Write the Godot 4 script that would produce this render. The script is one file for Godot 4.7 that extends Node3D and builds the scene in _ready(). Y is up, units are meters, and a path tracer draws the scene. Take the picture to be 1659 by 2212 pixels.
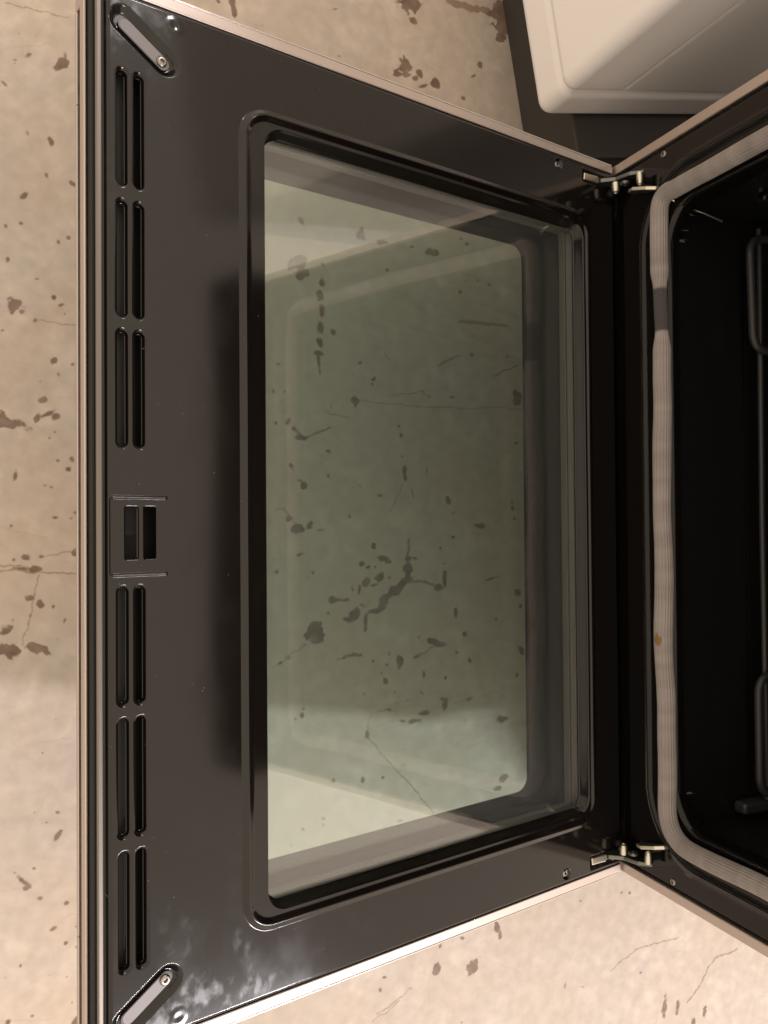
extends Node3D

const H := 0.2          # height of the door hinge above the floor
const T := 0.2379107    # the door stands this angle above level
var M := {}

# ---------------------------------------------------------------- helpers
func lin(r: float, g: float, b: float, a := 1.0) -> Color:
	var c := Color(r, g, b).linear_to_srgb()
	c.a = a
	return c

func mat(c: Color, rough: float, metal := 0.0, spec := 0.5) -> StandardMaterial3D:
	var m := StandardMaterial3D.new()
	m.albedo_color = c
	m.roughness = rough
	m.metallic = metal
	m.metallic_specular = spec
	return m

func tag(o: Node, label: String, category := "", group := "", kind := "") -> void:
	if label: o.set_meta("label", label)
	if category: o.set_meta("category", category)
	if group: o.set_meta("group", group)
	if kind: o.set_meta("kind", kind)

func base(called: String, parent: Node, at := Vector3.ZERO) -> Node3D:
	var n := Node3D.new()
	n.name = called
	n.position = at
	parent.add_child(n, true)
	return n

func put(called: String, mesh: Mesh, m: Material, parent: Node, at := Vector3.ZERO, turn := Vector3.ZERO) -> MeshInstance3D:
	var o := MeshInstance3D.new()
	o.name = called
	o.mesh = mesh
	o.material_override = m
	o.position = at
	o.rotation = turn
	parent.add_child(o, true)
	return o

func mesh_of(v: PackedVector3Array, n: PackedVector3Array, uv: PackedVector2Array, i: PackedInt32Array, col := PackedColorArray()) -> ArrayMesh:
	var a := []
	a.resize(Mesh.ARRAY_MAX)
	a[Mesh.ARRAY_VERTEX] = v
	a[Mesh.ARRAY_NORMAL] = n
	a[Mesh.ARRAY_TEX_UV] = uv
	a[Mesh.ARRAY_INDEX] = i
	if col.size(): a[Mesh.ARRAY_COLOR] = col
	var m := ArrayMesh.new()
	m.add_surface_from_arrays(Mesh.PRIMITIVE_TRIANGLES, a)
	return m

# a box with round edges
func rbox(s: Vector3, r: float, seg := 2) -> ArrayMesh:
	var v := PackedVector3Array()
	var n := PackedVector3Array()
	var uv := PackedVector2Array()
	var idx := PackedInt32Array()
	var h := s * 0.5
	var lists := []
	for ax in 3:
		var l := PackedFloat32Array()
		for k in seg + 1:
			l.append(-h[ax] + r * (1.0 - cos(PI * 0.5 * k / seg)) if false else -h[ax] + r * k / float(seg))
		for k in seg + 1:
			l.append(h[ax] - r + r * k / float(seg))
		lists.append(l)
	for ax in 3:
		var b := (ax + 1) % 3
		var c := (ax + 2) % 3
		for sg in [-1.0, 1.0]:
			var start := v.size()
			var nb: int = lists[b].size()
			var nc: int = lists[c].size()
			for i in nb:
				for j in nc:
					var p := Vector3()
					p[ax] = sg * h[ax]
					p[b] = lists[b][i]
					p[c] = lists[c][j]
					var q := p.clamp(-h + Vector3.ONE * r, h - Vector3.ONE * r)
					var d := (p - q).normalized()
					v.append(q + d * r)
					n.append(d)
					uv.append(Vector2(p[b], p[c]))
			for i in nb - 1:
				for j in nc - 1:
					var a0 := start + i * nc + j
					if sg > 0:
						idx.append_array([a0, a0 + 1, a0 + nc, a0 + 1, a0 + nc + 1, a0 + nc])
					else:
						idx.append_array([a0, a0 + nc, a0 + 1, a0 + 1, a0 + nc, a0 + nc + 1])
	return mesh_of(v, n, uv, idx)

# a round-edged box given by its two far corners
func slab(called: String, a: Vector3, b: Vector3, r: float, m: Material, parent: Node, seg := 2) -> MeshInstance3D:
	return put(called, rbox((b - a).abs(), r, seg), m, parent, (a + b) * 0.5)

# lines of a grid: coarse everywhere, fine inside the given spans (in mm: from, to, step)
func lines(lo: float, hi: float, coarse: float, spans: Array) -> PackedFloat32Array:
	var all := []
	var x := lo
	while x < hi:
		all.append(x)
		x += coarse
	all.append(hi)
	for s in spans:
		x = maxf(s[0], lo)
		while x < minf(s[1], hi):
			all.append(x)
			x += s[2]
	all.sort()
	var out := PackedFloat32Array()
	for k in all:
		if out.is_empty() or k - out[-1] > 0.00025 or k == hi:
			out.append(k)
	return out

# a pressed sheet: height h(a, b) over a grid, holes where it is not a number. Local axes: x, height, z.
func field(xs: PackedFloat32Array, zs: PackedFloat32Array, h: Callable) -> ArrayMesh:
	var v := PackedVector3Array()
	var n := PackedVector3Array()
	var uv := PackedVector2Array()
	var idx := PackedInt32Array()
	var at := PackedInt32Array()
	at.resize(xs.size() * zs.size())
	var e := 0.0002
	var k := 0
	for x in xs:
		for z in zs:
			var y: float = h.call(x, z)
			if is_nan(y):
				at[k] = -1
			else:
				at[k] = v.size()
				var yx: float = h.call(x + e, z)
				var yz: float = h.call(x, z + e)
				var gx: float = (yx - y) / e if not is_nan(yx) else 0.0
				var gz: float = (yz - y) / e if not is_nan(yz) else 0.0
				v.append(Vector3(x, y, z))
				n.append(Vector3(-gx, 1.0, -gz).normalized())
				uv.append(Vector2((x - xs[0]) / (xs[-1] - xs[0]), (z - zs[0]) / (zs[-1] - zs[0])))
			k += 1
	var nz := zs.size()
	for i in xs.size() - 1:
		for j in nz - 1:
			var a := at[i * nz + j]
			var b := at[i * nz + j + 1]
			var c := at[(i + 1) * nz + j]
			var d := at[(i + 1) * nz + j + 1]
			if a < 0 or b < 0 or c < 0 or d < 0: continue
			idx.append_array([a, c, b, b, c, d])
	return mesh_of(v, n, uv, idx)

func sd_rect(x: float, z: float, hx: float, hz: float, r: float) -> float:
	var qx := absf(x) - hx + r
	var qz := absf(z) - hz + r
	return minf(maxf(qx, qz), 0.0) + Vector2(maxf(qx, 0.0), maxf(qz, 0.0)).length() - r

func sd_bar(p: Vector2, a: Vector2, b: Vector2, r: float) -> float:
	var t := clampf((p - a).dot(b - a) / (b - a).length_squared(), 0.0, 1.0)
	return p.distance_to(a.lerp(b, t)) - r

# a tube along a path; ring(k) may change the radius, ribs give a knitted sleeve its ridges
func tube(path: PackedVector3Array, rad: Callable, sides: int, ribs := 0.0, closed := false, paint = null) -> ArrayMesh:
	var v := PackedVector3Array()
	var n := PackedVector3Array()
	var uv := PackedVector2Array()
	var idx := PackedInt32Array()
	var col := PackedColorArray()
	var count := path.size()
	var side := Vector3.ZERO
	var run := 0.0
	for k in count:
		var a: Vector3 = path[(k - 1 + count) % count] if closed or k > 0 else path[k]
		var b: Vector3 = path[(k + 1) % count] if closed or k < count - 1 else path[k]
		var d := (b - a).normalized()
		if side == Vector3.ZERO:
			side = d.cross(Vector3(0.02, 0.03, 1)).normalized()
		side = (side - d * side.dot(d)).normalized()
		var up := d.cross(side)
		if k: run += path[k].distance_to(path[k - 1])
		var r: float = rad.call(path[k], k)
		for s in sides + 1:
			var an := TAU * s / sides
			var dir := side * cos(an) + up * sin(an)
			var rr := r + ribs * (0.5 + 0.5 * cos(PI * 0.5 * s))
			v.append(path[k] + dir * rr)
			n.append(dir)
			uv.append(Vector2(run * 20.0, float(s) / sides))
			if paint != null: col.append(paint.call(path[k], dir))
	var w := sides + 1
	for k in (count if closed else count - 1):
		for s in sides:
			var a0 := k * w + s
			var b0 := ((k + 1) % count) * w + s
			idx.append_array([a0, b0, a0 + 1, a0 + 1, b0, b0 + 1])
	if not closed:
		for q in 2:
			var k: int = 0 if q == 0 else count - 1
			var c0 := v.size()
			v.append(path[k])
			n.append((path[0] - path[1]).normalized() if q == 0 else (path[-1] - path[-2]).normalized())
			uv.append(Vector2.ZERO)
			if paint != null: col.append(paint.call(path[k], Vector3.UP))
			for s in sides:
				idx.append_array([c0, k * w + s, k * w + s + 1] if q == 0 else [c0, k * w + s + 1, k * w + s])
	if ribs != 0.0:
		var st := SurfaceTool.new()
		st.create_from(mesh_of(v, n, uv, idx, col), 0)
		st.generate_normals()
		return st.commit()
	return mesh_of(v, n, uv, idx, col)

# a flat plate cut to an outline in (z, y), from x0 to x1, with a small chamfer
func plate(outline: PackedVector2Array, x0: float, x1: float) -> ArrayMesh:
	var st := SurfaceTool.new()
	st.begin(Mesh.PRIMITIVE_TRIANGLES)
	st.set_smooth_group(-1)
	var c := 0.0005
	var inner: PackedVector2Array = Geometry2D.offset_polygon(outline, -c)[0] if Geometry2D.offset_polygon(outline, -c).size() else outline
	var tri := Geometry2D.triangulate_polygon(inner)
	for q in tri.size() / 3:
		for s in 3:
			var p := inner[tri[q * 3 + s]]
			st.add_vertex(Vector3(x0, p.y, p.x))
		for s in 3:
			var p := inner[tri[q * 3 + 2 - s]]
			st.add_vertex(Vector3(x1, p.y, p.x))
	var nn := inner.size()
	var xm0 := x0 + signf(x1 - x0) * c
	var xm1 := x1 - signf(x1 - x0) * c
	var near := func(p: Vector2) -> Vector2:
		var best := outline[0]
		for o in outline:
			if o.distance_to(p) < best.distance_to(p): best = o
		return best
	for k in nn:
		var p := inner[k]
		var q := inner[(k + 1) % nn]
		var po: Vector2 = near.call(p)
		var qo: Vector2 = near.call(q)
		var loops := [[x0, p, q], [xm0, po, qo], [xm1, po, qo], [x1, p, q]]
		for l in 3:
			var a0 := Vector3(loops[l][0], loops[l][1].y, loops[l][1].x)
			var b0 := Vector3(loops[l][0], loops[l][2].y, loops[l][2].x)
			var a1 := Vector3(loops[l + 1][0], loops[l + 1][1].y, loops[l + 1][1].x)
			var b1 := Vector3(loops[l + 1][0], loops[l + 1][2].y, loops[l + 1][2].x)
			for w in [a0, b0, a1, a1, b0, b1]: st.add_vertex(w)
	st.generate_normals()
	return st.commit()

# a screw head with a six-sided socket, axis along local y
func screw_mesh(r: float, tall: float) -> ArrayMesh:
	var prof := [Vector2(r * 0.36, 0.25), Vector2(r * 0.40, 0.92), Vector2(r * 0.46, 1.0), Vector2(r * 0.72, 0.95), Vector2(r * 0.93, 0.66), Vector2(r, 0.3), Vector2(r, 0.0)]
	var st := SurfaceTool.new()
	st.begin(Mesh.PRIMITIVE_TRIANGLES)
	st.set_smooth_group(-1)
	var sides := 24
	var at := func(k: int, s: int) -> Vector3:
		var p: Vector2 = prof[k]
		var an := TAU * s / sides
		var rr := p.x
		if k < 2: rr *= 1.0 / cos(fposmod(an, PI / 3) - PI / 6) * 0.92
		return Vector3(cos(an) * rr, p.y * tall, sin(an) * rr)
	for s in sides:
		for k in prof.size() - 1:
			var a: Vector3 = at.call(k, s)
			var b: Vector3 = at.call(k, s + 1)
			var c: Vector3 = at.call(k + 1, s)
			var d: Vector3 = at.call(k + 1, s + 1)
			for w in [a, b, c, c, b, d]: st.add_vertex(w)
		for w in [at.call(0, s), Vector3(0, tall * 0.25, 0), at.call(0, s + 1)]: st.add_vertex(w)
	st.generate_normals()
	return st.commit()

func noise(seed_: int, freq: float, oct := 4) -> FastNoiseLite:
	var f := FastNoiseLite.new()
	f.seed = seed_
	f.noise_type = FastNoiseLite.TYPE_SIMPLEX_SMOOTH
	f.frequency = freq
	f.fractal_octaves = oct
	return f

func noise_tex(seed_: int, freq: float, size := 512, ramp: Gradient = null, normal := false, strength := 4.0) -> NoiseTexture2D:
	var t := NoiseTexture2D.new()
	t.width = size
	t.height = size
	t.seamless = true
	t.noise = noise(seed_, freq, 5)
	if ramp: t.color_ramp = ramp
	t.as_normal_map = normal
	t.bump_strength = strength
	return t

func ramp(points: Array) -> Gradient:
	var g := Gradient.new()
	var o := PackedFloat32Array()
	var c := PackedColorArray()
	for p in points:
		o.append(p[0])
		c.append(p[1])
	g.offsets = o
	g.colors = c
	return g

# ---------------------------------------------------------------- textures that show what surfaces are made of
const FLOOR_LO := Vector2(-0.95, -0.75)
const FLOOR_SIZE := 1.9

func concrete_texture() -> ImageTexture:
	var n := 1024
	var big := noise(11, 3.0 / n, 5).get_seamless_image(n, n)
	var mid := noise(12, 14.0 / n, 5).get_seamless_image(n, n)
	var fine := noise(13, 90.0 / n, 4).get_seamless_image(n, n)
	var patch := noise(14, 42.0 / n, 5).get_seamless_image(n, n)
	var a := big.get_data()
	var b := mid.get_data()
	var c := fine.get_data()
	var p := patch.get_data()
	var out := PackedByteArray()
	out.resize(n * n * 3)
	for k in n * n:
		var u := (a[k] - 128) / 128.0
		var w := (b[k] - 128) / 128.0
		var g := (c[k] - 128) / 128.0
		var q := clampf((p[k] - 130) / 70.0, 0.0, 1.0) * clampf((b[k] - 110) / 30.0, 0.0, 1.0)
		var l := 1.0 + u * 0.03 + w * 0.015 + g * 0.05 + q * 0.05
		var warm := u * 0.02 - w * 0.015
		out[k * 3] = clampi(int(FLOOR_R * l * (1.0 + warm)), 0, 255)
		out[k * 3 + 1] = clampi(int(FLOOR_G * l), 0, 255)
		out[k * 3 + 2] = clampi(int(FLOOR_B * l * (1.0 - warm)), 0, 255)
	var img := Image.create_from_data(n, n, false, Image.FORMAT_RGB8, out)
	img.generate_mipmaps()
	return ImageTexture.create_from_image(img)

const FLOOR_R := 184.0
const FLOOR_G := 173.5
const FLOOR_B := 162.0

# worn-through spots, drips and scratches of the floor paint: [x, z, half length, half width, angle], tenths of a millimetre and degrees
const SPOTS := [[-4813,5514,83,46,-146],[-4891,5491,23,44,-102],[-4839,5836,44,20,-126],[-4750,5975,18,12,-102],[-4719,5975,15,12,-102],[-4481,6070,22,50,-134],[-4013,5856,16,34,-115],[-3966,5636,27,56,-100],[-3605,5676,22,31,-99],[-3551,5414,37,23,-71],[-3350,5894,25,68,-46],[-3064,5920,17,14,-97],[-3014,6064,17,19,-97],[-2915,5564,20,27,-97],[-2971,5460,23,22,-97],[-2683,6047,28,31,-97],[-2505,5772,18,14,-96],[-2213,5985,80,56,-106],[-2152,5921,28,31,-95],[-1944,6097,30,20,-126],[-2076,5786,22,29,-95],[-2327,5607,18,22,-96],[-2260,5533,33,14,-116],[-2166,5502,16,12,-95],[-1668,5601,29,39,-55],[-1531,5566,22,29,-94],[-1641,5422,18,17,-94],[-1603,5379,16,15,-94],[-1260,5703,45,30,-114],[-997,6033,150,52,-76],[-1029,6097,85,70,-92],[-1054,5774,31,52,-60],[-1103,5686,82,23,-119],[-1093,5580,46,28,-124],[-861,5649,15,17,-92],[-923,5598,18,17,-92],[-629,5576,22,17,-91],[-642,5435,23,29,-91],[-538,5460,38,41,-91],[-458,5976,19,56,-85],[-365,5698,20,10,-91],[-351,5632,20,14,-91],[-2528,6060,15,9,-96],[-1444,5738,15,12,-93],[-84,5401,23,17,-90],[-31,5595,29,15,-90],[-26,5440,21,12,-121],[48,6015,18,19,-57],[396,5989,20,19,-89],[379,5889,40,29,-89],[373,5730,27,19,-89],[339,5393,37,39,-89],[492,5935,83,29,-88],[496,5787,58,34,-88],[789,5836,40,29,-88],[854,5737,38,36,-88],[890,5618,20,24,-87],[974,5834,22,19,-87],[1036,5506,14,26,-77],[1111,6076,56,47,-87],[1008,6000,15,17,-87],[1317,6066,105,61,-81],[1306,5788,114,52,-71],[2035,5886,15,10,-85],[2053,5595,11,12,-85],[2388,5723,13,14,-84],[2989,5799,13,21,-82],[3014,5581,27,22,-82],[3105,5684,19,10,-104],[3256,5581,24,58,-57],[3210,5550,20,17,-82],[3461,5696,32,10,-97],[3557,5804,20,14,-81],[3573,5985,19,11,-61],[3668,5909,84,27,-43],[3742,5890,31,33,-80],[3874,5745,25,21,-80],[3923,5370,16,31,-80],[4205,5623,38,20,-119],[4219,5400,14,14,-79],[4369,5504,23,22,-79],[4438,5387,19,18,-106],[4516,5931,13,19,-78],[4606,6072,13,14,-78],[4670,5657,8,10,-78],[4721,5494,9,12,-78],[4996,5442,14,19,-77],[5046,5821,16,16,-77],[3966,5495,26,20,-114],[5210,5395,70,48,-77],[5059,6046,35,30,-77],[-2974,3009,105,77,-110],[-2851,2959,87,58,-104],[-2789,2703,33,52,-96],[-2638,2718,44,72,-96],[-2990,2685,19,42,-119],[-2451,2705,29,84,-95],[-2251,2721,33,79,-95],[-2082,2726,35,71,-94],[-1951,2750,48,37,-74],[-1794,2734,25,139,-94],[-2203,2571,32,43,-122],[-2255,2381,19,12,-95],[-1778,3223,30,25,-94],[-1868,2224,22,20,-94],[-1675,2059,37,37,-93],[-1624,2068,20,28,-93],[-1711,2311,17,20,-93],[-1409,2302,59,35,-78],[-1360,2292,26,40,-93],[-1438,2650,19,10,-93],[-1356,2588,12,40,-88],[-1132,3111,24,44,-67],[-945,2971,69,39,-82],[-1041,3045,31,46,-111],[-1106,3264,20,19,-92],[-1474,3155,18,18,-93],[-1464,3282,16,23,-93],[-1355,3199,18,16,-93],[-630,3094,32,35,-91],[-572,3064,12,10,-91],[-929,2691,15,20,-92],[-804,2635,33,16,-92],[-742,2715,12,12,-91],[-661,2721,14,20,-91],[-507,2629,19,20,-91],[-447,2964,32,20,-71],[-1125,1727,22,18,-92],[-1018,1701,22,29,-119],[-757,1685,31,16,-91],[-546,1656,27,78,-95],[-718,2047,17,16,-91],[-3014,1859,29,24,-67],[-3309,1241,84,46,-97],[-3289,1322,37,21,-97],[-3516,847,32,20,-78],[-3468,780,22,19,-97],[-2847,875,29,23,-96],[-2978,466,27,24,-96],[-3020,628,22,19,-96],[-3002,778,19,15,-96],[-3421,2190,48,85,-97],[-3456,2935,30,75,-125],[-3507,2818,17,18,-98],[-3353,1918,62,29,-97],[-2064,718,33,20,-80],[-1520,997,42,17,-93],[-1510,1316,18,17,-93],[-1573,1400,16,12,-93],[-1553,65,60,76,-84],[-967,92,28,20,-92],[-639,726,22,19,-91],[-2078,209,23,15,-94],[-3337,1539,32,13,-97],[-2389,616,17,17,-95],[-628,3094,32,35,-91],[-402,2934,33,51,-91],[-450,2994,28,20,-91],[-280,1992,37,26,-90],[-34,2372,15,18,-90],[-21,3114,36,43,-90],[96,3022,67,60,-90],[64,2866,32,43,-65],[124,2733,49,20,-104],[408,2990,48,20,-108],[316,2068,39,40,-89],[464,1965,75,32,-84],[516,1878,35,24,-89],[524,2221,32,28,-89],[573,2140,38,20,-107],[569,2053,22,18,-89],[757,2165,42,50,-117],[790,2072,65,20,-97],[692,1980,48,65,-65],[705,1875,24,20,-88],[481,1625,38,33,-89],[480,1521,29,16,-89],[601,1619,63,53,-88],[692,1635,45,70,-79],[861,1788,235,51,-124],[938,1899,93,51,-124],[1046,1977,44,44,-87],[1097,2053,78,31,-97],[1140,2332,126,46,-131],[1187,2396,51,32,-87],[948,2500,122,28,-88],[940,2594,38,39,-88],[1228,2177,26,104,-84],[844,2258,17,64,-83],[831,2336,14,37,-117],[1313,2796,96,97,-68],[1224,2812,53,43,-87],[1391,2803,74,47,-87],[1606,2357,130,34,-98],[1627,2442,42,30,-86],[1584,3127,46,30,-121],[1639,3227,27,16,-116],[1095,2647,21,20,-87],[1523,1264,107,45,-82],[1510,1321,51,45,-87],[1668,1516,56,31,-120],[1728,1747,42,74,-91],[1624,1883,26,32,-86],[1751,1917,24,18,-86],[1691,2086,20,20,-86],[1843,1977,17,20,-86],[1934,1925,33,36,-86],[1905,1425,27,45,-86],[1955,1125,23,29,-86],[2300,1145,40,62,-85],[2227,1149,47,17,-85],[2375,1414,64,29,-85],[2457,1561,77,35,-85],[2443,1709,36,26,-85],[2558,331,57,43,-85],[2256,811,64,20,-108],[2289,1888,44,24,-85],[2220,1773,18,16,-85],[2194,1651,20,10,-85],[2085,1810,20,12,-85],[2129,1448,40,15,-45],[1174,982,26,67,-90],[1282,408,22,21,-87],[1763,792,27,38,-114],[1660,975,21,19,-86],[2008,112,28,30,-86],[946,69,50,61,-88],[1131,54,28,30,-87],[1717,33,32,71,-123],[89,637,106,30,-87],[229,1012,30,21,-107],[368,1184,23,21,-89],[851,1200,51,37,-88],[729,1129,30,109,-94],[551,1135,21,17,-89],[-560,1653,27,74,-95],[-227,1073,30,42,-90],[-76,1005,24,15,-90],[-639,731,22,19,-91],[-216,156,22,43,-99],[-133,152,22,22,-90],[1,121,25,26,-90],[604,3270,35,27,-118],[460,3285,19,16,-118],[617,2828,18,18,-88],[672,2874,27,10,-88],[1449,2915,28,16,-116],[-404,2235,17,12,-91],[2255,2965,24,27,-85],[2184,2950,16,12,-85],[2291,3048,18,15,-85],[-504,2631,19,20,-91],[760,463,96,17,-104],[2548,2172,20,27,-71],[2071,2201,17,12,-85],[1414,2478,13,12,-87],[2514,866,17,21,-85],[-772,2613,10,10,-91],[1433,855,28,36,-87],[1444,1487,20,25,-87],[-5845,3869,30,34,-103],[-5820,3712,32,100,-98],[-6085,2485,41,12,-116],[-6370,1504,126,97,-103],[-6372,1634,71,27,-103],[-6169,1468,44,51,-115],[-5529,2435,47,21,-102],[-5562,1598,80,94,-92],[-5470,1656,70,37,-101],[-5452,1439,39,32,-101],[-5389,1323,75,20,-114],[-5447,1190,70,66,-118],[-6234,220,79,56,-102],[-5814,533,32,61,-102],[-5627,1209,21,11,-101],[-5526,1380,38,55,-122],[-5649,627,40,15,-125],[-5329,784,31,27,-101],[-6566,178,151,124,-85],[-6468,115,183,155,-85],[-6522,368,89,49,-85],[5181,413,39,70,-92],[5275,369,27,49,-88],[5212,898,35,19,-79],[5521,1247,40,62,-70],[5567,1281,52,26,-78],[5595,762,71,92,-78],[5479,1945,25,15,-78],[5614,2002,22,25,-107],[5687,1598,17,19,-78],[5106,-1660,26,21,-80],[5074,-1527,21,21,-80],[5068,-860,20,16,-80],[6796,-2457,33,94,-77],[6765,-2225,43,130,-81],[6999,-2935,41,66,-63],[7094,-2727,40,43,-77],[6213,-1820,27,17,-78],[6248,921,27,19,-77],[5257,1210,17,30,-79],[6198,-874,40,12,-78],[6131,-602,20,48,-78],[3558,2958,25,26,-82],[3473,2722,25,24,-82],[3539,2722,17,16,-82],[3719,3109,16,16,-81],[3067,2234,35,49,-83],[3091,1972,24,19,-83],[2966,1698,46,15,-107],[3299,332,69,38,-111],[3418,423,50,37,-106],[3050,2592,20,24,-83],[2550,2165,29,38,-84],[3634,1765,46,17,-101]]
# thin streaks: [width, x, z, x, z, ...]
const STREAKS := [[11,-5317,6074,-5315,5769,-5314,5456],[9,-2077,5773,-2074,5618,-2050,5394],[15,447,6119,459,5946,498,5748],[15,506,6119,528,5792,557,5352],[7,377,5758,307,5363],[13,564,5759,707,5792,921,5825,1275,5914],[36,-2478,886,-2479,695,-2480,427,-2478,192],[28,-1911,1197,-1989,1032,-2037,902],[25,-1815,422,-1890,261,-1974,35],[28,-1031,3031,-946,2961,-980,2818,-1076,2611],[11,-1411,2270,-1392,1835,-1368,1317,-1392,1178,-1375,706,-1425,463,-1403,4],[11,-2011,1919,-1914,1842],[9,-1494,1835,-1539,1566,-1556,1430,-1510,1316],[10,-1252,2672,-1216,2357],[29,242,1609,395,1617,477,1629],[31,755,1587,771,1429,801,1280],[18,-138,3157,-50,3117],[12,-103,3266,-138,3157],[18,1545,1253,1610,1368,1663,1505],[10,1687,3306,1566,3117,1443,2915],[11,2297,1867,2291,2041,2353,2128,2450,2161,2549,2168],[11,1046,2204,970,2095],[11,-467,1654,-302,1734,-98,1846],[16,-637,1370,-554,1359],[16,-366,1554,-263,1544],[75,-6532,985,-6518,772,-6535,494,-6524,337],[12,5899,2036,5797,1835,5680,1610],[10,5958,2096,5889,1916,5778,1754],[24,6243,-3551,6272,-3146,6396,-3002,6583,-2858,6793,-2633],[15,6088,-1323,5882,-1737,5859,-2484],[15,2586,2157,2824,1982,3134,1685,3475,1412,3599,1320]]

func stain_texture() -> ImageTexture:
	var n := 2048
	var img := Image.create(n, n, false, Image.FORMAT_RGBA8)
	img.fill(Color(0.56, 0.46, 0.38, 0.0))
	var edge := noise(31, 0.055, 3)
	var tone := noise(32, 0.02, 3)
	var k := n / FLOOR_SIZE
	var rng := RandomNumberGenerator.new()
	rng.seed = 77
	var spots := SPOTS.duplicate()
	for q in 420:
		var r := 5.0 + 9.0 * pow(rng.randf(), 3.0)
		spots.append([rng.randf_range(-9400, 9400), rng.randf_range(-7400, 11400), r * rng.randf_range(0.8, 1.9), r * 0.8, rng.randf_range(0, 180), 0.55])
	for q in 90:
		if rng.randf() < 0.5: continue
		var r := 15.0 + 60.0 * pow(rng.randf(), 3.0)
		var x := rng.randf_range(-9400, 9400)
		var z := rng.randf_range(-7400, 11400)
		if absf(x) < 7300 and z > -5200 and z < 6300: continue
		spots.append([x, z, r * rng.randf_range(0.8, 2.2), r * 0.8, rng.randf_range(0, 180)])
	for s in spots:
		var c := (Vector2(s[0], s[1]) / 10000.0 - FLOOR_LO) * k
		var rx: float = maxf(s[2] / 8400.0 * k, 0.9)
		var ry: float = maxf(s[3] / 8400.0 * k, 0.9)
		var an: float = deg_to_rad(s[4])
		var full: float = 0.95 if s.size() < 6 else s[5]
		var reach := int(maxf(rx, ry) * 1.5 + 2)
		var col := Color(0.455, 0.375, 0.31).lerp(Color(0.37, 0.295, 0.24), 0.5 + 0.5 * tone.get_noise_2d(c.x * 3.0, c.y * 3.0))
		for i in range(int(c.x) - reach, int(c.x) + reach + 1):
			for j in range(int(c.y) - reach, int(c.y) + reach + 1):
				if i < 0 or j < 0 or i >= n or j >= n: continue
				var d := (Vector2(i + 0.5, j + 0.5) - c).rotated(-an)
				var l := Vector2(d.x / rx, d.y / ry).length()
				var w := (1.0 + 0.38 * edge.get_noise_2d(i, j) * 2.0 - l) * minf(rx, ry)
				var al := clampf(w / 1.6, 0.0, 1.0) * full * (0.92 + 0.2 * tone.get_noise_2d(i * 2.0, j * 2.0))
				if al > 0.0:
					var old := img.get_pixel(i, j)
					if al > old.a: img.set_pixel(i, j, Color(col.r, col.g, col.b, minf(al, 1.0)))
	var runs := STREAKS.duplicate()
	for q in 340:
		var x := rng.randf_range(-9400, 9400)
		var z := rng.randf_range(-7400, 11400)
		var an := rng.randf_range(-0.5, 0.5) + (0.0 if rng.randf() < 0.6 else PI / 2)
		var ln := 150.0 + 900.0 * pow(rng.randf(), 2.0)
		runs.append([-4.0, x, z, x + cos(an) * ln, z + sin(an) * ln])
	for s in runs:
		var faint: bool = s[0] < 0
		var w: float = maxf(absf(s[0]) / 10000.0 * k * 0.5, 0.6)
		for q in range(1, s.size() - 3, 2):
			var a := (Vector2(s[q], s[q + 1]) / 10000.0 - FLOOR_LO) * k
			var b := (Vector2(s[q + 2], s[q + 3]) / 10000.0 - FLOOR_LO) * k
			var steps := int(a.distance_to(b) * 1.5) + 1
			for t in steps + 1:
				var p := a.lerp(b, float(t) / steps)
				p += Vector2(edge.get_noise_2d(p.x, p.y), edge.get_noise_2d(p.y + 500, p.x)) * 2.5
				var ww := w * (1.0 + 0.7 * edge.get_noise_2d(p.x * 2.0, p.y * 2.0 + 90))
				var reach := int(ww + 2)
				for i in range(int(p.x) - reach, int(p.x) + reach + 1):
					for j in range(int(p.y) - reach, int(p.y) + reach + 1):
						if i < 0 or j < 0 or i >= n or j >= n: continue
						var al := clampf((ww - Vector2(i + 0.5, j + 0.5).distance_to(p)) / 1.2 + 0.5, 0.0, 1.0) * (0.16 if faint else 0.75)
						var old := img.get_pixel(i, j)
						if al > old.a: img.set_pixel(i, j, Color(0.5, 0.41, 0.33, al))
	img.generate_mipmaps()
	return ImageTexture.create_from_image(img)

# finger marks and dried wipe smears on the black enamel: [x, d, half width, half length, strength]
const SMEARS := [[-0.356, 0.537, 0.012, 0.016, 1.0], [-0.338, 0.539, 0.012, 0.01, 0.9], [-0.352, 0.505, 0.014, 0.012, 0.6], [-0.315, 0.508, 0.012, 0.014, 0.35], [-0.268, 0.502, 0.009, 0.022, 0.7], [-0.285, 0.478, 0.02, 0.008, 0.3], [-0.245, 0.477, 0.012, 0.005, 0.35],
	[-0.225, 0.541, 0.06, 0.004, 0.5], [-0.136, 0.53, 0.004, 0.016, 0.6], [0.346, 0.478, 0.014, 0.03, 0.9], [0.357, 0.44, 0.01, 0.03, 0.6], [0.354, 0.51, 0.012, 0.02, 0.9], [0.302, 0.492, 0.018, 0.012, 0.4], [0.318, 0.447, 0.012, 0.01, 0.6], [0.333, 0.442, 0.01, 0.006, 0.4], [0.285, 0.505, 0.014, 0.008, 0.3]]

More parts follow.
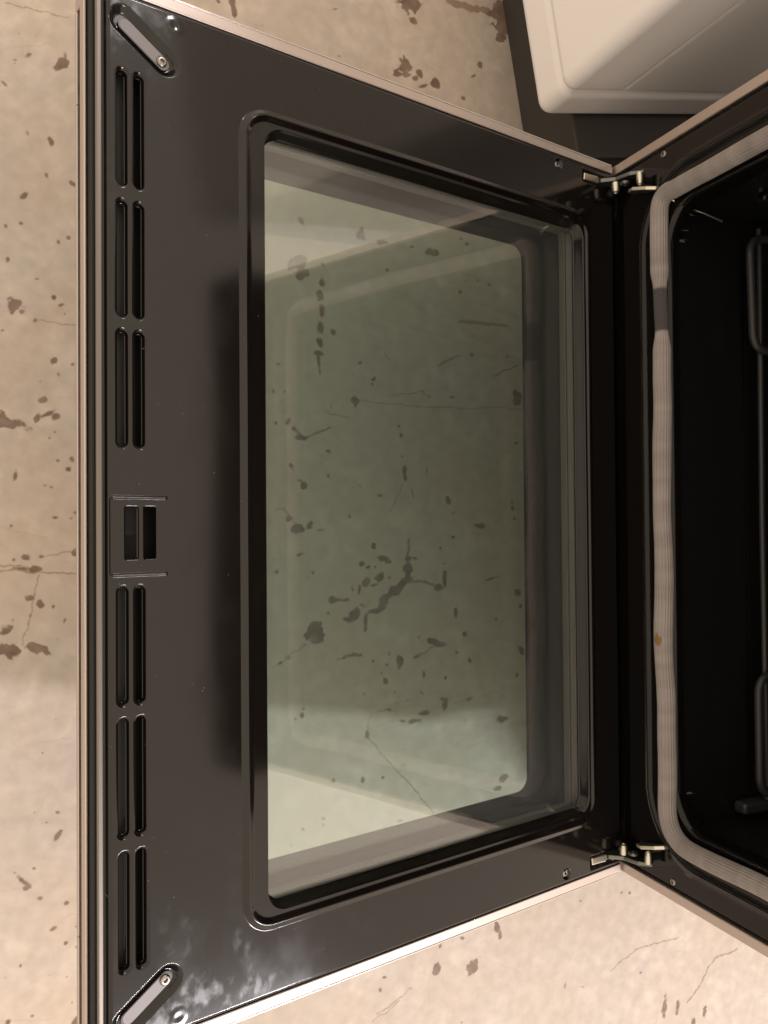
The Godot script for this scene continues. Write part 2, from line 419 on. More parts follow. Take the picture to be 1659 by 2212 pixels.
func enamel_textures() -> Array:
	var n := 1024
	var rough := PackedByteArray()
	rough.resize(n * n)
	var film := PackedByteArray()
	film.resize(n * n * 3)
	var grain := noise(41, 0.045, 4).get_image(n, n).get_data()
	var cloud := noise(42, 0.012, 4).get_image(n, n).get_data()
	var rng := RandomNumberGenerator.new()
	rng.seed = 5
	for k in n * n:
		rough[k] = 27 + int(clampf((cloud[k] - 120) / 12.0, 0.0, 9.0))
		film[k * 3] = 16
		film[k * 3 + 1] = 13
		film[k * 3 + 2] = 11
	for s in SMEARS:
		var cx: float = (s[0] / 0.735 + 0.5) * n
		var cz: float = (s[1] - 0.004) / 0.541 * n
		var rx: float = s[2] / 0.735 * n
		var rz: float = s[3] / 0.541 * n
		for j in range(maxi(0, int(cz - rz * 1.4)), mini(n, int(cz + rz * 1.4))):
			for i in range(maxi(0, int(cx - rx * 1.4)), mini(n, int(cx + rx * 1.4))):
				var k := j * n + i
				var l := Vector2((i - cx) / rx, (j - cz) / rz).length()
				var g := (grain[k] - 128) / 128.0
				var c := (cloud[k] - 128) / 128.0
				var w: float = clampf((1.0 + 0.6 * c + 0.4 * g - l) * 1.3, 0.0, 1.0) * clampf(0.55 + 0.9 * g, 0.0, 1.0) * s[4]
				rough[k] = clampi(maxi(rough[k], int(28 + 34.0 * w)), 0, 255)
				for q in 3:
					film[k * 3 + q] = clampi(maxi(film[k * 3 + q], int(15 + 16.0 * w)), 0, 255)
	for q in 260:   # dust
		var k := rng.randi_range(0, n * n - 2)
		var b := rng.randi_range(60, 140)
		for c in 3: film[k * 3 + c] = b
	var a := Image.create_from_data(n, n, false, Image.FORMAT_L8, rough)
	var b2 := Image.create_from_data(n, n, false, Image.FORMAT_RGB8, film)
	a.generate_mipmaps()
	b2.generate_mipmaps()
	return [ImageTexture.create_from_image(a), ImageTexture.create_from_image(b2)]

func materials() -> void:
	var e := enamel_textures()
	var m := mat(Color.WHITE, 1.0, 0.0, 0.5)
	m.albedo_texture = e[1]
	m.roughness_texture = e[0]
	M.enamel = m
	M.black = mat(lin(0.0035, 0.003, 0.0027), 0.1, 0.0, 0.4)
	m = mat(Color.WHITE, 0.3, 0.0, 0.45)
	m.albedo_texture = noise_tex(51, 0.25, 512, ramp([[0.0, lin(0.006, 0.006, 0.006)], [0.74, lin(0.006, 0.006, 0.006)], [0.82, lin(0.015, 0.015, 0.016)], [1.0, lin(0.08, 0.08, 0.09)]]))
	m.uv1_triplanar = true
	m.uv1_scale = Vector3(2.2, 2.2, 2.2)
	M.cavity = m
	M.galvanised = mat(lin(0.42, 0.42, 0.39), 0.45, 0.35)
	M.dark = mat(lin(0.012, 0.012, 0.012), 0.55, 0.0, 0.3)
	M.liner = mat(lin(0.05, 0.052, 0.048), 0.5, 0.3)
	m = mat(lin(0.56, 0.50, 0.465), 0.5, 1.0)
	m.roughness_texture = noise_tex(52, 0.02, 256, ramp([[0.0, Color(0.8, 0.8, 0.8)], [1.0, Color.WHITE]]))
	m.uv1_triplanar = true
	m.uv1_scale = Vector3(30, 30, 1.5)
	M.steel = m
	M.bright_steel = mat(lin(0.66, 0.62, 0.60), 0.25, 1.0)
	M.strip = mat(lin(0.17, 0.155, 0.135), 0.4, 0.7)
	M.zinc = mat(lin(0.62, 0.60, 0.50), 0.3, 1.0)
	M.dark_zinc = mat(lin(0.16, 0.17, 0.16), 0.35, 0.9)
	M.clip_sheen = mat(lin(0.17, 0.165, 0.17), 0.45, 0.2)  # reflected lamp light in the pocket bottoms, put into the grey
	M.screw = mat(lin(0.30, 0.28, 0.26), 0.28, 1.0)
	M.print = mat(lin(0.006, 0.007, 0.007), 0.25)
	m = mat(lin(0.97, 0.97, 0.95, 0.02), 0.0)   # heat-reflecting coated pane
	m.refraction_enabled = true
	m.refraction_scale = 0.076
	M.coated_glass = m
	m = mat(lin(0.63, 0.82, 0.775, 0.01), 0.0)   # tinted pane
	m.refraction_enabled = true
	m.refraction_scale = 0.05
	M.glass = m
	m = mat(Color.WHITE, 0.95, 0.0, 0.3)
	m.vertex_color_use_as_albedo = true
	m.albedo_texture = noise_tex(53, 0.2, 256, ramp([[0.2, Color(0.72, 0.72, 0.72)], [0.8, Color.WHITE]]))
	m.uv1_scale = Vector3(3, 2, 1)
	M.gasket = m
	M.splice = mat(lin(0.10, 0.095, 0.095), 0.8)
	M.white = mat(lin(0.80, 0.79, 0.79), 0.32)
	M.grey = mat(lin(0.42, 0.41, 0.40), 0.45)
	M.plinth_gap_shade = mat(lin(0.03, 0.027, 0.024), 0.6)
	m = mat(Color.WHITE, 0.62)
	m.albedo_texture = concrete_texture()
	m.detail_enabled = true
	m.detail_blend_mode = BaseMaterial3D.BLEND_MODE_MIX
	m.detail_albedo = stain_texture()
	m.normal_enabled = true
	m.normal_texture = noise_tex(54, 0.03, 1024, null, true, 2.0)
	m.normal_scale = 0.35
	M.floor = m
	m = mat(Color(0.2, 0.2, 0.2), 0.5)
	m.emission_enabled = true
	m.emission = Color(1.0, 0.97, 0.985)
	m.emission_energy_multiplier = 4.0
	M.glow = m

# ---------------------------------------------------------------- the door
func panel_height(x: float, z: float) -> float:
	var ax := absf(x)
	var e := minf(minf(0.3675 - ax, 0.545 - z), z - 0.004)
	var y := 0.00012 * sin(x * 31.0 + z * 17.0) * sin(z * 23.0 - x * 9.0)
	if e < 0.00002: return -0.010
	if e < 0.003:
		var q := 0.003 - e
		y -= 0.003 - sqrt(maxf(0.0, 0.000009 - q * q))
	if ax < 0.33 and z > 0.03 and z < 0.46:
		var u := -sd_rect(x, z - 0.2435, 0.3175, 0.2015, 0.026)
		if u > 0.0 and u < 0.0105:
			y += 0.0024 * pow(sin(PI * u / 0.0105), 2.0)
		var o := sd_rect(x, z - 0.238, 0.3005, 0.181, 0.013)
		if o < -0.0006: return NAN
		if o < 0.0042:
			y -= 0.0115 * smoothstep(0.0, 1.0, 1.0 - o / 0.0042)
	if z > 0.48:
		if ax > 0.045 and ax < 0.32:
			var c := 0.0896 if ax < 0.135 else (0.1807 if ax < 0.226 else 0.2727)
			for row: float in [0.5337, 0.5216]:
				var s: float = Vector2(maxf(absf(ax - c) - 0.0370, 0.0), z - row).length() - 0.0034
				if s < -0.0008: return NAN
				if s < 0.0026:
					var k: float = (0.0026 - s) / 0.0026
					y -= 0.0019 * k * k if s > 0.0 else 0.0019 + minf(0.004, -s * 7.0)
		if x > -0.02 and x < 0.05:
			for lx in [-0.0135, 0.0405]:
				var w: float = Vector2(x - lx, maxf(absf(z - 0.523) - 0.019, 0.0)).length()
				if w < 0.0016: y += 0.0013 * pow(cos(PI * 0.5 * w / 0.0016), 2.0)
			var w2 := Vector2(maxf(absf(x - 0.0135) - 0.026, 0.0), z - 0.5425).length()
			if w2 < 0.0014: y -= 0.0010 * pow(cos(PI * 0.5 * w2 / 0.0014), 2.0)
			for r in [[0.5147, 0.0043], [0.5278, 0.0047]]:
				var s2: float = sd_rect(x - 0.0113, z - r[0], 0.0183, r[1], 0.0012)
				if s2 < -0.0005: return NAN
				if s2 < 0.0012:
					var k2: float = (0.0012 - s2) / 0.0012
					y -= 0.0006 * k2 * k2 if s2 > 0.0 else 0.0006 + minf(0.003, -s2 * 7.0)
		if ax > 0.31:
			var s3 := sd_bar(Vector2(ax, z), Vector2(0.3485, 0.5325), Vector2(0.3283, 0.5030), 0.0096)
			if s3 < 0.0015:
				y -= 0.0048 * smoothstep(0.0, 1.0, clampf((0.0015 - s3) / 0.0055, 0.0, 1.0))
			var ring := Vector2(ax - 0.357, z - 0.4955).length()
			if ring < 0.008: y += 0.00016 * pow(sin(PI * ring / 0.008), 2.0)
	elif z < 0.11 and ax > 0.33:
		var s4 := Vector2(ax - 0.3578, z - 0.089).length()
		if s4 < 0.0062: y -= 0.0026 * smoothstep(0.0, 1.0, clampf((0.0062 - s4) / 0.0026, 0.0, 1.0))
		var s5 := sd_rect(ax - 0.3563, z - 0.027, 0.0066, 0.026, 0.002)
		if s5 < -0.0004: return NAN
		if s5 < 0.001: y -= 0.0008 * (0.001 - s5) / 0.0014
	return y

func flat_ring(hx0: float, z0: float, z1: float, hx: float, za: float, zb: float, r: float, y0: float, y1: float) -> ArrayMesh:
	# plate from x -hx0..hx0, z z0..z1 with a round-cornered window -hx..hx, za..zb
	var inner := []
	var cx := hx - r
	var mid := (za + zb) * 0.5
	for q in 4:
		for s in 7:
			var an := PI * 0.5 * (q + s / 6.0)
			var c := Vector2(cx if q == 0 or q == 3 else -cx, (zb - r) if q < 2 else (za + r))
			inner.append(c + Vector2(cos(an), sin(an)) * r)
	var outer := []
	for p in inner:
		var d: Vector2 = p - Vector2(0, mid)
		var k := minf(hx0 / maxf(absf(d.x), 1e-6), ((z1 - mid) if d.y > 0 else (mid - z0)) / maxf(absf(d.y), 1e-6))
		outer.append(Vector2(0, mid) + d * k)
	# the outer corners themselves
	for q in 4:
		var corner := Vector2(hx0 if q == 0 or q == 3 else -hx0, z1 if q < 2 else z0)
		outer[q * 7 + 3] = corner
	var st := SurfaceTool.new()
	st.begin(Mesh.PRIMITIVE_TRIANGLES)
	st.set_smooth_group(-1)
	var n := inner.size()
	for k in n:
		var a: Vector2 = inner[k]
		var b: Vector2 = inner[(k + 1) % n]
		var c: Vector2 = outer[k]
		var d: Vector2 = outer[(k + 1) % n]
		for f in [[y1, y1, y1, y1, a, b, c, d], [y0, y0, y0, y0, a, c, b, d], [y1, y1, y0, y0, a, b, a, b], [y1, y1, y0, y0, d, c, d, c]]:
			var p0 := Vector3(f[4].x, f[0], f[4].y)
			var p1 := Vector3(f[5].x, f[1], f[5].y)
			var p2 := Vector3(f[6].x, f[2], f[6].y)
			var p3 := Vector3(f[7].x, f[3], f[7].y)
			for w in [p0, p1, p2, p2, p1, p3]: st.add_vertex(w)
	st.generate_normals()
	return st.commit()

func build_door(oven: Node3D) -> void:
	var door := base("oven_door", oven, Vector3(0, H, 0))
	door.rotation.x = -T
	tag(door, "open oven door with black enamel inner panel, vent slots and wide glass window")
	var fx := []
	for s in [-1.0, 1.0]:
		for c in [0.0490, 0.1302, 0.1401, 0.2213, 0.2321, 0.3133]:
			fx.append([s * c - 0.0075, s * c + 0.0075, 0.0005])
		fx.append([s * 0.3345 - 0.028, s * 0.3345 + 0.030, 0.0008])
		fx.append([s * 0.303 - 0.018, s * 0.303 + 0.018, 0.0006])
		fx.append([s * 0.3675 - 0.0034, s * 0.3675 + 0.0034, 0.0004])
	for c in [-0.0135, 0.0405, -0.007, 0.0296]: fx.append([c - 0.0022, c + 0.0022, 0.0004])
	var xs := lines(-0.3675, 0.3675, 0.008, fx)
	var zs := lines(0.004, 0.545, 0.008, [[0.0, 0.0072, 0.0005], [0.040, 0.051, 0.0008], [0.051, 0.062, 0.0005], [0.081, 0.097, 0.0007], [0.395, 0.414, 0.0008], [0.414, 0.426, 0.0005], [0.426, 0.447, 0.0008], [0.488, 0.505, 0.001], [0.505, 0.545, 0.0005]])
	put("inner_panel", field(xs, zs, panel_height), M.enamel, door)
	# window: inner pane, dark well, outer pane and its black printed border
	put("inner_glass", rbox(Vector3(0.622, 0.004, 0.382), 0.0006, 1), M.coated_glass, door, Vector3(0, -0.0140, 0.238))
	for lv in [[-0.0242, -0.0162], [-0.0342, -0.0262]]:   # two pressed spacer rails with a joint between them
		for sx in [-1.0, 1.0]:
			slab("spacer_rail", Vector3(sx * 0.3012, lv[0], 0.0562), Vector3(sx * 0.3060, lv[1], 0.4200), 0.0005, M.galvanised, door, 1)
		slab("spacer_rail", Vector3(-0.3060, lv[0], 0.0510), Vector3(0.3060, lv[1], 0.0560), 0.0005, M.galvanised, door, 1)
		slab("spacer_rail", Vector3(-0.3060, lv[0], 0.4202), Vector3(0.3060, lv[1], 0.4250), 0.0005, M.galvanised, door, 1)
	for sx in [-1.0, 1.0]:
		slab("spacer_joint", Vector3(sx * 0.3030, -0.0260, 0.0570), Vector3(sx * 0.3055, -0.0244, 0.4190), 0.0003, M.dark, door, 1)
	slab("spacer_joint", Vector3(-0.3055, -0.0260, 0.0515), Vector3(0.3055, -0.0244, 0.0545), 0.0003, M.dark, door, 1)
	put("outer_glass", rbox(Vector3(0.734, 0.004, 0.536), 0.0006, 1), M.glass, door, Vector3(0, -0.0365, 0.278))
	put("printed_border", flat_ring(0.366, 0.011, 0.545, 0.2794, 0.1068, 0.462, 0.014, -0.0405, -0.0395), M.print, door)
	# the steel shell round it
	for s in [-1.0, 1.0]:
		slab("side_trim", Vector3(s * 0.3684, -0.045, 0.003), Vector3(s * 0.3772, -0.0012, 0.5535), 0.0012, M.steel, door)
		slab("side_trim_lip", Vector3(s * 0.3774, -0.045, 0.003), Vector3(s * 0.3794, -0.0022, 0.5535), 0.0009, M.bright_steel, door)
		slab("outer_frame", Vector3(s * 0.300, -0.0455, 0.003), Vector3(s * 0.3680, -0.0412, 0.5535), 0.0008, M.steel, door)
	slab("outer_frame", Vector3(-0.2995, -0.0455, 0.003), Vector3(0.2995, -0.0412, 0.098), 0.0008, M.steel, door)
	slab("outer_frame", Vector3(-0.2995, -0.0455, 0.472), Vector3(0.2995, -0.0412, 0.5535), 0.0008, M.steel, door)
	slab("edge_strip", Vector3(-0.3655, -0.0044, 0.5472), Vector3(0.3655, -0.0014, 0.5518), 0.0014, M.strip, door, 3)
	slab("edge_channel", Vector3(-0.3680, -0.0270, 0.5474), Vector3(0.3680, -0.0046, 0.5535), 0.0005, M.dark, door, 1)
	slab("top_trim", Vector3(-0.3796, -0.0245, 0.5538), Vector3(0.3796, -0.0150, 0.5560), 0.0009, M.steel, door, 3)
	# plate seen through the vent slots
	slab("vent_liner", Vector3(-0.362, -0.0225, 0.500), Vector3(0.362, -0.0205, 0.5285), 0.0005, M.dark, door, 1)
	slab("vent_liner", Vector3(-0.362, -0.0225, 0.5287), Vector3(0.362, -0.0140, 0.5440), 0.0005, M.liner, door, 1)
	# plates in the slanted pockets, lighter grey for the lamp light they reflect
	var sc := screw_mesh(0.0040, 0.0026)
	for s in [-1.0, 1.0]:
		var a := Vector2(s * 0.3475, 0.5310)
		var b := Vector2(s * 0.3283, 0.5030)
		var c := (a + b) * 0.5
		var clip_sheen := put("corner_clip_sheen", rbox(Vector3(0.0096, 0.0016, a.distance_to(b) + 0.0094), 0.00078, 2), M.clip_sheen, door, Vector3(c.x, -0.0040, c.y), Vector3(0, atan2(a.x - b.x, a.y - b.y), 0))
		clip_sheen.mesh = capsule_plate(a.distance_to(b) + 0.0092, 0.0047, 0.0012)
		put("screw", sc, M.screw, door, Vector3(s * 0.3290, -0.0034, 0.5042))
		put("screw", screw_mesh(0.0036, 0.0020), M.screw, door, Vector3(s * 0.3578, -0.0032, 0.0890))
		put("rubber_bumper", screw_mesh(0.0042, 0.0045), M.dark, door, Vector3(s * 0.3455, 0.0, 0.0095))
		# the hinge leaf inside the door
		put("hinge_leaf", rbox(Vector3(0.0075, 0.0060, 0.0200), 0.0012, 2), M.zinc, door, Vector3(s * 0.3555, -0.0022, 0.0400), Vector3(0.10, 0, s * 0.12))
		put("hinge_leaf", rbox(Vector3(0.0062, 0.0070, 0.0300), 0.0012, 2), M.dark_zinc, door, Vector3(s * 0.3560, -0.0035, 0.0140))

func capsule_plate(length: float, r: float, t: float) -> ArrayMesh:
	var pts := PackedVector2Array()
	for q in 2:
		for s in 9:
			var an := PI * s / 8.0 + PI * q
			pts.append(Vector2(cos(an) * r, sin(an) * r + (length * 0.5 - r) * (1.0 if q == 0 else -1.0)))
	var st := SurfaceTool.new()
	st.begin(Mesh.PRIMITIVE_TRIANGLES)
	st.set_smooth_group(-1)
	var n := pts.size()
	for k in n:
		var a := pts[k]
		var b := pts[(k + 1) % n]
		var ai := a * 0.93
		var bi := b * 0.93
		for w in [Vector3(0, t, 0), Vector3(ai.x, t, ai.y), Vector3(bi.x, t, bi.y)]: st.add_vertex(w)
		for w in [Vector3(ai.x, t, ai.y), Vector3(a.x, t * 0.6, a.y), Vector3(bi.x, t, bi.y), Vector3(bi.x, t, bi.y), Vector3(a.x, t * 0.6, a.y), Vector3(b.x, t * 0.6, b.y)]: st.add_vertex(w)
		for w in [Vector3(a.x, t * 0.6, a.y), Vector3(a.x, 0, a.y), Vector3(b.x, t * 0.6, b.y), Vector3(b.x, t * 0.6, b.y), Vector3(a.x, 0, a.y), Vector3(b.x, 0, b.y)]: st.add_vertex(w)
	st.generate_normals()
	return st.commit()

# ---------------------------------------------------------------- the oven behind it
func frame_height(x: float, z: float) -> float:   # z runs up the front, height towards the room
	var ax := absf(x)
	var o := sd_rect(x, z - 0.278, 0.300, 0.196, 0.030)
	if o < -0.0008: return NAN
	var y := 0.0
	if o < 0.006:
		y -= 0.012 * pow((0.006 - o) / 0.006, 2.0) if o > 0.0 else 0.012 + minf(0.012, -o * 15.0)
	var e := o - 0.034
	if e > 0.0 and e < 0.010: y += 0.0030 * pow(sin(PI * e / 0.010), 2.0)
	if e >= 0.010: y -= 0.0012 * smoothstep(0.0, 0.003, e - 0.010)
	var q := minf(0.3665 - ax, z + 0.030)
	if q < 0.003: y -= 0.003 - sqrt(maxf(0.0, 0.000009 - pow(0.003 - q, 2.0)))
	var s4 := Vector2(ax - 0.360, z - 0.073).length()
	if s4 < 0.005: y -= 0.0010 * smoothstep(0.0, 1.0, clampf((0.005 - s4) / 0.002, 0.0, 1.0))
	return y

func floor_pan_height(x: float, z: float) -> float:   # cavity floor, z negative into the oven
	var y := 0.0
	var s := sd_rect(x, z + 0.30, 0.272, 0.202, 0.03)
	y -= 0.006 * smoothstep(-0.006, 0.006, -s)
	y += 0.0003 * sin(x * 22.0) * sin(z * 27.0)
	return y

func build_oven() -> void:
	var oven := base("oven", self)
	tag(oven, "black oven with its drop-down door open, woven grey gasket round the dark cavity", "oven")
	build_door(oven)
	var fx := []
	for s in [-1.0, 1.0]:
		fx.append([s * 0.304 - 0.040, s * 0.304 + 0.040, 0.0012])
		fx.append([s * 0.358 - 0.010, s * 0.358 + 0.010, 0.0008])
	var f := put("front_frame", field(lines(-0.3665, 0.3665, 0.010, fx), lines(-0.030, 0.555, 0.010, [[-0.03, 0.125, 0.0012], [0.43, 0.53, 0.002]]), frame_height), M.black, oven, Vector3(0, H, 0), Vector3(PI / 2, 0, 0))
	f.scale = Vector3(1, 1, -1)
	for s in [-1.0, 1.0]:
		slab("frame_trim", Vector3(s * 0.3672, H - 0.030, -0.030), Vector3(s * 0.3778, H + 0.555, 0.0012), 0.0014, M.steel, oven)
		slab("side_panel", Vector3(s * 0.3700, 0.050, -0.640), Vector3(s * 0.3770, H + 0.640, -0.0305), 0.001, M.black, oven, 1)
		put("frame_screw", screw_mesh(0.0036, 0.0022), M.screw, oven, Vector3(s * 0.3600, H + 0.0735, -0.0022), Vector3(PI / 2, 0, 0))
	slab("back_panel", Vector3(-0.3695, 0.050, -0.640), Vector3(0.3695, H + 0.640, -0.634), 0.001, M.black, oven, 1)
	slab("control_panel", Vector3(-0.3775, H + 0.572, -0.060), Vector3(0.3775, H + 0.640, 0.030), 0.006, M.black, oven, 3)
	slab("cooktop", Vector3(-0.3795, H + 0.6405, -0.645), Vector3(0.3795, H + 0.668, 0.028), 0.010, M.black, oven, 3)
	slab("storage_drawer", Vector3(-0.3690, 0.050, -0.060), Vector3(0.3690, H - 0.034, -0.036), 0.003, M.black, oven, 2)
	slab("base_frame", Vector3(-0.3500, 0.0, -0.600), Vector3(0.3500, 0.0495, -0.090), 0.002, M.dark, oven, 1)
	# cavity
	var lo := H + 0.0800
	var hi := H + 0.4760
	put("cavity_floor", field(lines(-0.302, 0.302, 0.02, [[-0.285, -0.255, 0.002], [0.255, 0.285, 0.002]]), lines(-0.520, -0.008, 0.02, [[-0.115, -0.085, 0.0012], [-0.51, -0.49, 0.003]]), floor_pan_height), M.cavity, oven, Vector3(0, lo, 0))
	for s in [-1.0, 1.0]:
		slab("cavity_wall", Vector3(s * 0.3025, lo - 0.010, -0.520), Vector3(s * 0.3065, hi + 0.004, -0.014), 0.001, M.cavity, oven, 1)
		for k in 4:
			var yy := lo + 0.07 + k * 0.075
			put("rack_guide", tube(PackedVector3Array([Vector3(s * 0.296, yy, -0.05), Vector3(s * 0.296, yy, -0.49)]), func(_p, _k): return 0.005, 10), M.cavity, oven)
	slab("cavity_back", Vector3(-0.3020, lo - 0.010, -0.524), Vector3(0.3020, hi + 0.004, -0.5205), 0.001, M.cavity, oven, 1)
	slab("cavity_ceiling", Vector3(-0.3020, hi, -0.520), Vector3(0.3020, hi + 0.004, -0.014), 0.001, M.cavity, oven, 1)
	# bake element: a dark rod that loops across the cavity floor
	var path := PackedVector3Array()
	var corners := [Vector2(-0.165, -0.46), Vector2(-0.165, -0.086), Vector2(-0.278, -0.083), Vector2(-0.278, -0.40), Vector2(0.278, -0.40), Vector2(0.278, -0.086), Vector2(0.160, -0.086), Vector2(0.160, -0.46)]
	for k in corners.size():
		var c: Vector2 = corners[k]
		if k == 0 or k == corners.size() - 1:
			path.append(Vector3(c.x, lo + 0.022, c.y))
			continue
		var a: Vector2 = c + (corners[k - 1] - c).normalized() * 0.018
		var b: Vector2 = c + (corners[k + 1] - c).normalized() * 0.018
		for s in 7:
			var t := s / 6.0
			var p: Vector2 = a.lerp(c, t).lerp(c.lerp(b, t), t)
			path.append(Vector3(p.x, lo + 0.022, p.y))
	put("heating_element", tube(path, func(_p, _k): return 0.0042, 14), M.element, oven)
	put("element_support", tube(PackedVector3Array([Vector3(-0.29, lo + 0.016, -0.102), Vector3(0.0, lo + 0.0155, -0.101), Vector3(0.29, lo + 0.016, -0.102)]), func(_p, _k): return 0.003, 12), M.element, oven)
	put("element_bracket", rbox(Vector3(0.012, 0.016, 0.055), 0.004, 2), M.element, oven, Vector3(0.291, lo + 0.012, -0.096))
	put("cavity_rivet", screw_mesh(0.0042, 0.0035), M.screw, oven, Vector3(-0.300, lo + 0.060, -0.060), Vector3(0, 0, -PI / 2))
	# gasket
	var ring := PackedVector3Array()
	var hx := 0.3150
	var y0 := H + 0.0775
	var y1 := H + 0.4800
	var rounds := [[Vector2(-hx, y0), 0.016], [Vector2(hx, y0), 0.034], [Vector2(hx, y1), 0.03], [Vector2(-hx, y1), 0.03]]
	for q in 4:
		var c: Vector2 = rounds[q][0]
		var p0: Vector2 = rounds[(q + 3) % 4][0]
		var p1: Vector2 = rounds[(q + 1) % 4][0]
		var a: Vector2 = c + (p0 - c).normalized() * rounds[q][1]
		var b: Vector2 = c + (p1 - c).normalized() * rounds[q][1]
		for s in 13:
			var t := s / 12.0
			var p: Vector2 = a.lerp(c, t).lerp(c.lerp(b, t), t)
			ring.append(Vector3(p.x, p.y, 0.0085))
		var e: Vector2 = p1 + (c - p1).normalized() * rounds[(q + 1) % 4][1]
		var steps := int(b.distance_to(e) / 0.003)
		for s in range(1, steps):
			var p: Vector2 = b.lerp(e, float(s) / steps)
			ring.append(Vector3(p.x, p.y, 0.0085))
	var wob := noise(61, 9.0, 2)
	for k in ring.size():
		ring[k] += Vector3(wob.get_noise_1d(k * 0.002 + 30) * 0.003, wob.get_noise_1d(k * 0.002) * 0.003, 0)
	var fat := func(p: Vector3, _k: int) -> float:
		var r := 0.0078
		if p.y < H + 0.10:
			var neck := clampf(1.0 - absf(p.x + 0.202) / 0.040, 0.0, 1.0)
			r -= 0.0024 * smoothstep(0.0, 0.45, neck)
		return r + wob.get_noise_3dv(p * 0.9) * 0.0005
	var paint := func(p: Vector3, d: Vector3) -> Color:
		var c := Color(0.37, 0.34, 0.325)
		if p.y < H + 0.10 and absf(p.x + 0.202) < 0.0225: return Color(0.10, 0.095, 0.095)
		if p.y < H + 0.10 and Vector2((p.x - 0.121) / 0.0052, (d.y - 0.15) / 0.5).length() < 1.0: return Color(0.30, 0.17, 0.07)
		return c * (1.0 + 0.18 * wob.get_noise_3dv(p * 8.0))
	put("gasket", tube(ring, fat, 80, 0.0010, true, paint), M.gasket, oven)
	put("gasket_clip", tube(PackedVector3Array([Vector3(-0.311, H + 0.086, 0.004), Vector3(-0.303, H + 0.092, -0.006), Vector3(-0.296, H + 0.098, -0.028), Vector3(-0.290, H + 0.100, -0.050)]), func(_p, _k): return 0.0011, 10), M.zinc, oven)
	# hinge arms between frame and door
	for s in [-1.0, 1.0]:
		var hinge := base("hinge", oven, Vector3(s * 0.355, H, 0.0))
		tag(hinge, "zinc hinge arm by the grey gasket at the top of the photo" if s < 0 else "zinc hinge arm by the bare floor at the bottom of the photo")
		put("arm", plate(PackedVector2Array([Vector2(0.030, -0.002), Vector2(0.026, 0.009), Vector2(0.014, 0.018), Vector2(0.009, 0.034), Vector2(-0.004, 0.046), Vector2(-0.012, 0.040), Vector2(-0.010, 0.012), Vector2(0.004, 0.000), Vector2(0.016, -0.006)]), -0.002, 0.002), M.dark_zinc, hinge)
		put("claw", plate(PackedVector2Array([Vector2(-0.002, 0.030), Vector2(0.010, 0.034), Vector2(0.016, 0.048), Vector2(0.010, 0.062), Vector2(0.004, 0.070), Vector2(-0.004, 0.072), Vector2(-0.006, 0.050)]), -0.0018, 0.0018), M.zinc, hinge, Vector3(-s * 0.010, 0, 0), Vector3(0, 0, s * 0.25))
		put("pin", screw_mesh(0.0048, 0.010), M.zinc, hinge, Vector3(-s * 0.003, 0.014, 0.011), Vector3(0, 0, s * PI / 2))
		put("roller", screw_mesh(0.0036, 0.012), M.zinc, hinge, Vector3(-s * 0.006, 0.050, 0.009), Vector3(0, 0, s * PI / 2))
		put("washer", screw_mesh(0.0050, 0.003), M.dark_zinc, hinge, Vector3(-s * 0.006, 0.026, 0.008), Vector3(0, 0, s * PI / 2))

# ---------------------------------------------------------------- the white appliance beside it
func build_neighbour() -> void:
	var n := base("white_appliance", self, Vector3(-0.470, 0, 0.020))
	n.rotation.y = deg_to_rad(10.0)
	tag(n, "white kitchen appliance on a dark base widened to stand for gap shade beside the oven", "appliance")
	var f := H - 0.095
	slab("plinth_gap_shade", Vector3(-0.60, 0.0, -0.60), Vector3(0.048, f - 0.001, -0.034), 0.004, M.plinth_gap_shade, n)  # dark base, widened past the cabinet to stand for shade in the gap
	slab("lower_panel", Vector3(-0.60, f, -0.62), Vector3(0.0, f + 0.062, 0.019), 0.016, M.white, n, 4)
	slab("door", Vector3(-0.60, f + 0.065, -0.056), Vector3(0.004, f + 0.76, 0.031), 0.015, M.white, n, 5)
	slab("cabinet", Vector3(-0.60, f + 0.0625, -0.62), Vector3(-0.001, f + 0.76, -0.0565), 0.006, M.white, n, 2)

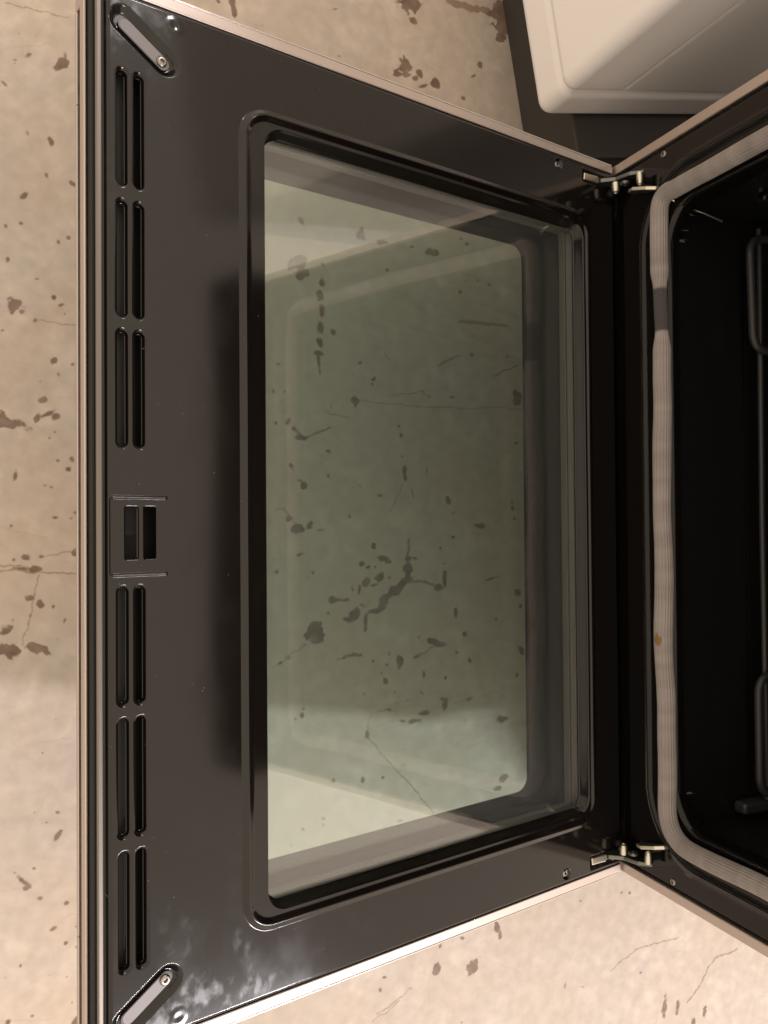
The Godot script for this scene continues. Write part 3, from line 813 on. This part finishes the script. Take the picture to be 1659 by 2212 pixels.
func _ready() -> void:
	# camera
	var cam := Camera3D.new()
	cam.name = "camera"
	cam.transform = Transform3D(Basis(Vector3(0.00769594, 0.37747069, -0.92598955), Vector3(-0.99984998, 0.01727461, -0.00126797), Vector3(0.01551749, 0.92586039, 0.37754701)), Vector3(0.0069054, 0.7258345 + H, 0.5683056))
	cam.fov = 63.45
	cam.near = 0.02
	cam.far = 60.0
	add_child(cam)
	cam.current = true
	# surroundings and exposure
	var env := Environment.new()
	env.background_mode = Environment.BG_COLOR
	env.background_color = lin(0.80, 0.655, 0.52)
	env.background_energy_multiplier = 1.5
	env.tonemap_mode = Environment.TONE_MAPPER_LINEAR
	env.tonemap_exposure = 1.13
	env.sdfgi_enabled = true
	env.ssao_enabled = true
	env.ssil_enabled = true
	var we := WorldEnvironment.new()
	we.environment = env
	add_child(we)
	materials()
	M.element = mat(lin(0.022, 0.022, 0.024), 0.45, 0.2)
	# two ceiling lamps, one to each side
	for s in [-1.0, 1.0]:
		var lamp := base("ceiling_lamp", self, Vector3(s * 2.62, 2.95, -1.55))
		tag(lamp, "white ceiling lamp panel above the side of the white appliance" if s < 0 else "white ceiling lamp panel above the bare floor side of the oven", "lamp", "ceiling lamps")
		slab("housing", Vector3(-0.08, 0.012, -0.67), Vector3(0.08, 0.070, 0.67), 0.006, M.white, lamp)
		slab("diffuser", Vector3(-0.06, 0.0, -0.65), Vector3(0.06, 0.0115, 0.65), 0.003, M.glow, lamp)
		var l := AreaLight3D.new()
		l.name = "light"
		l.area_size = Vector2(0.12, 1.30)
		l.light_color = Color(1.0, 0.97, 0.985)
		l.light_energy = 13.5 if s > 0 else 6.0
		l.shadow_enabled = true
		l.position = Vector3(0, -0.005, 0)
		l.rotation.x = -PI / 2
		lamp.add_child(l)
	# floor
	var st := SurfaceTool.new()
	st.begin(Mesh.PRIMITIVE_TRIANGLES)
	var g := 5.0
	for p in [Vector2(-g, -g), Vector2(g, -g), Vector2(-g, g), Vector2(-g, g), Vector2(g, -g), Vector2(g, g)]:
		st.set_normal(Vector3.UP)
		st.set_tangent(Plane(1, 0, 0, 1))
		st.set_uv((p - FLOOR_LO) / FLOOR_SIZE)
		st.add_vertex(Vector3(p.x, 0, p.y))
	var fl := put("floor", st.commit(), M.floor, self)
	tag(fl, "worn beige painted concrete floor with brown spots", "", "", "structure")
	build_oven()
	build_neighbour()
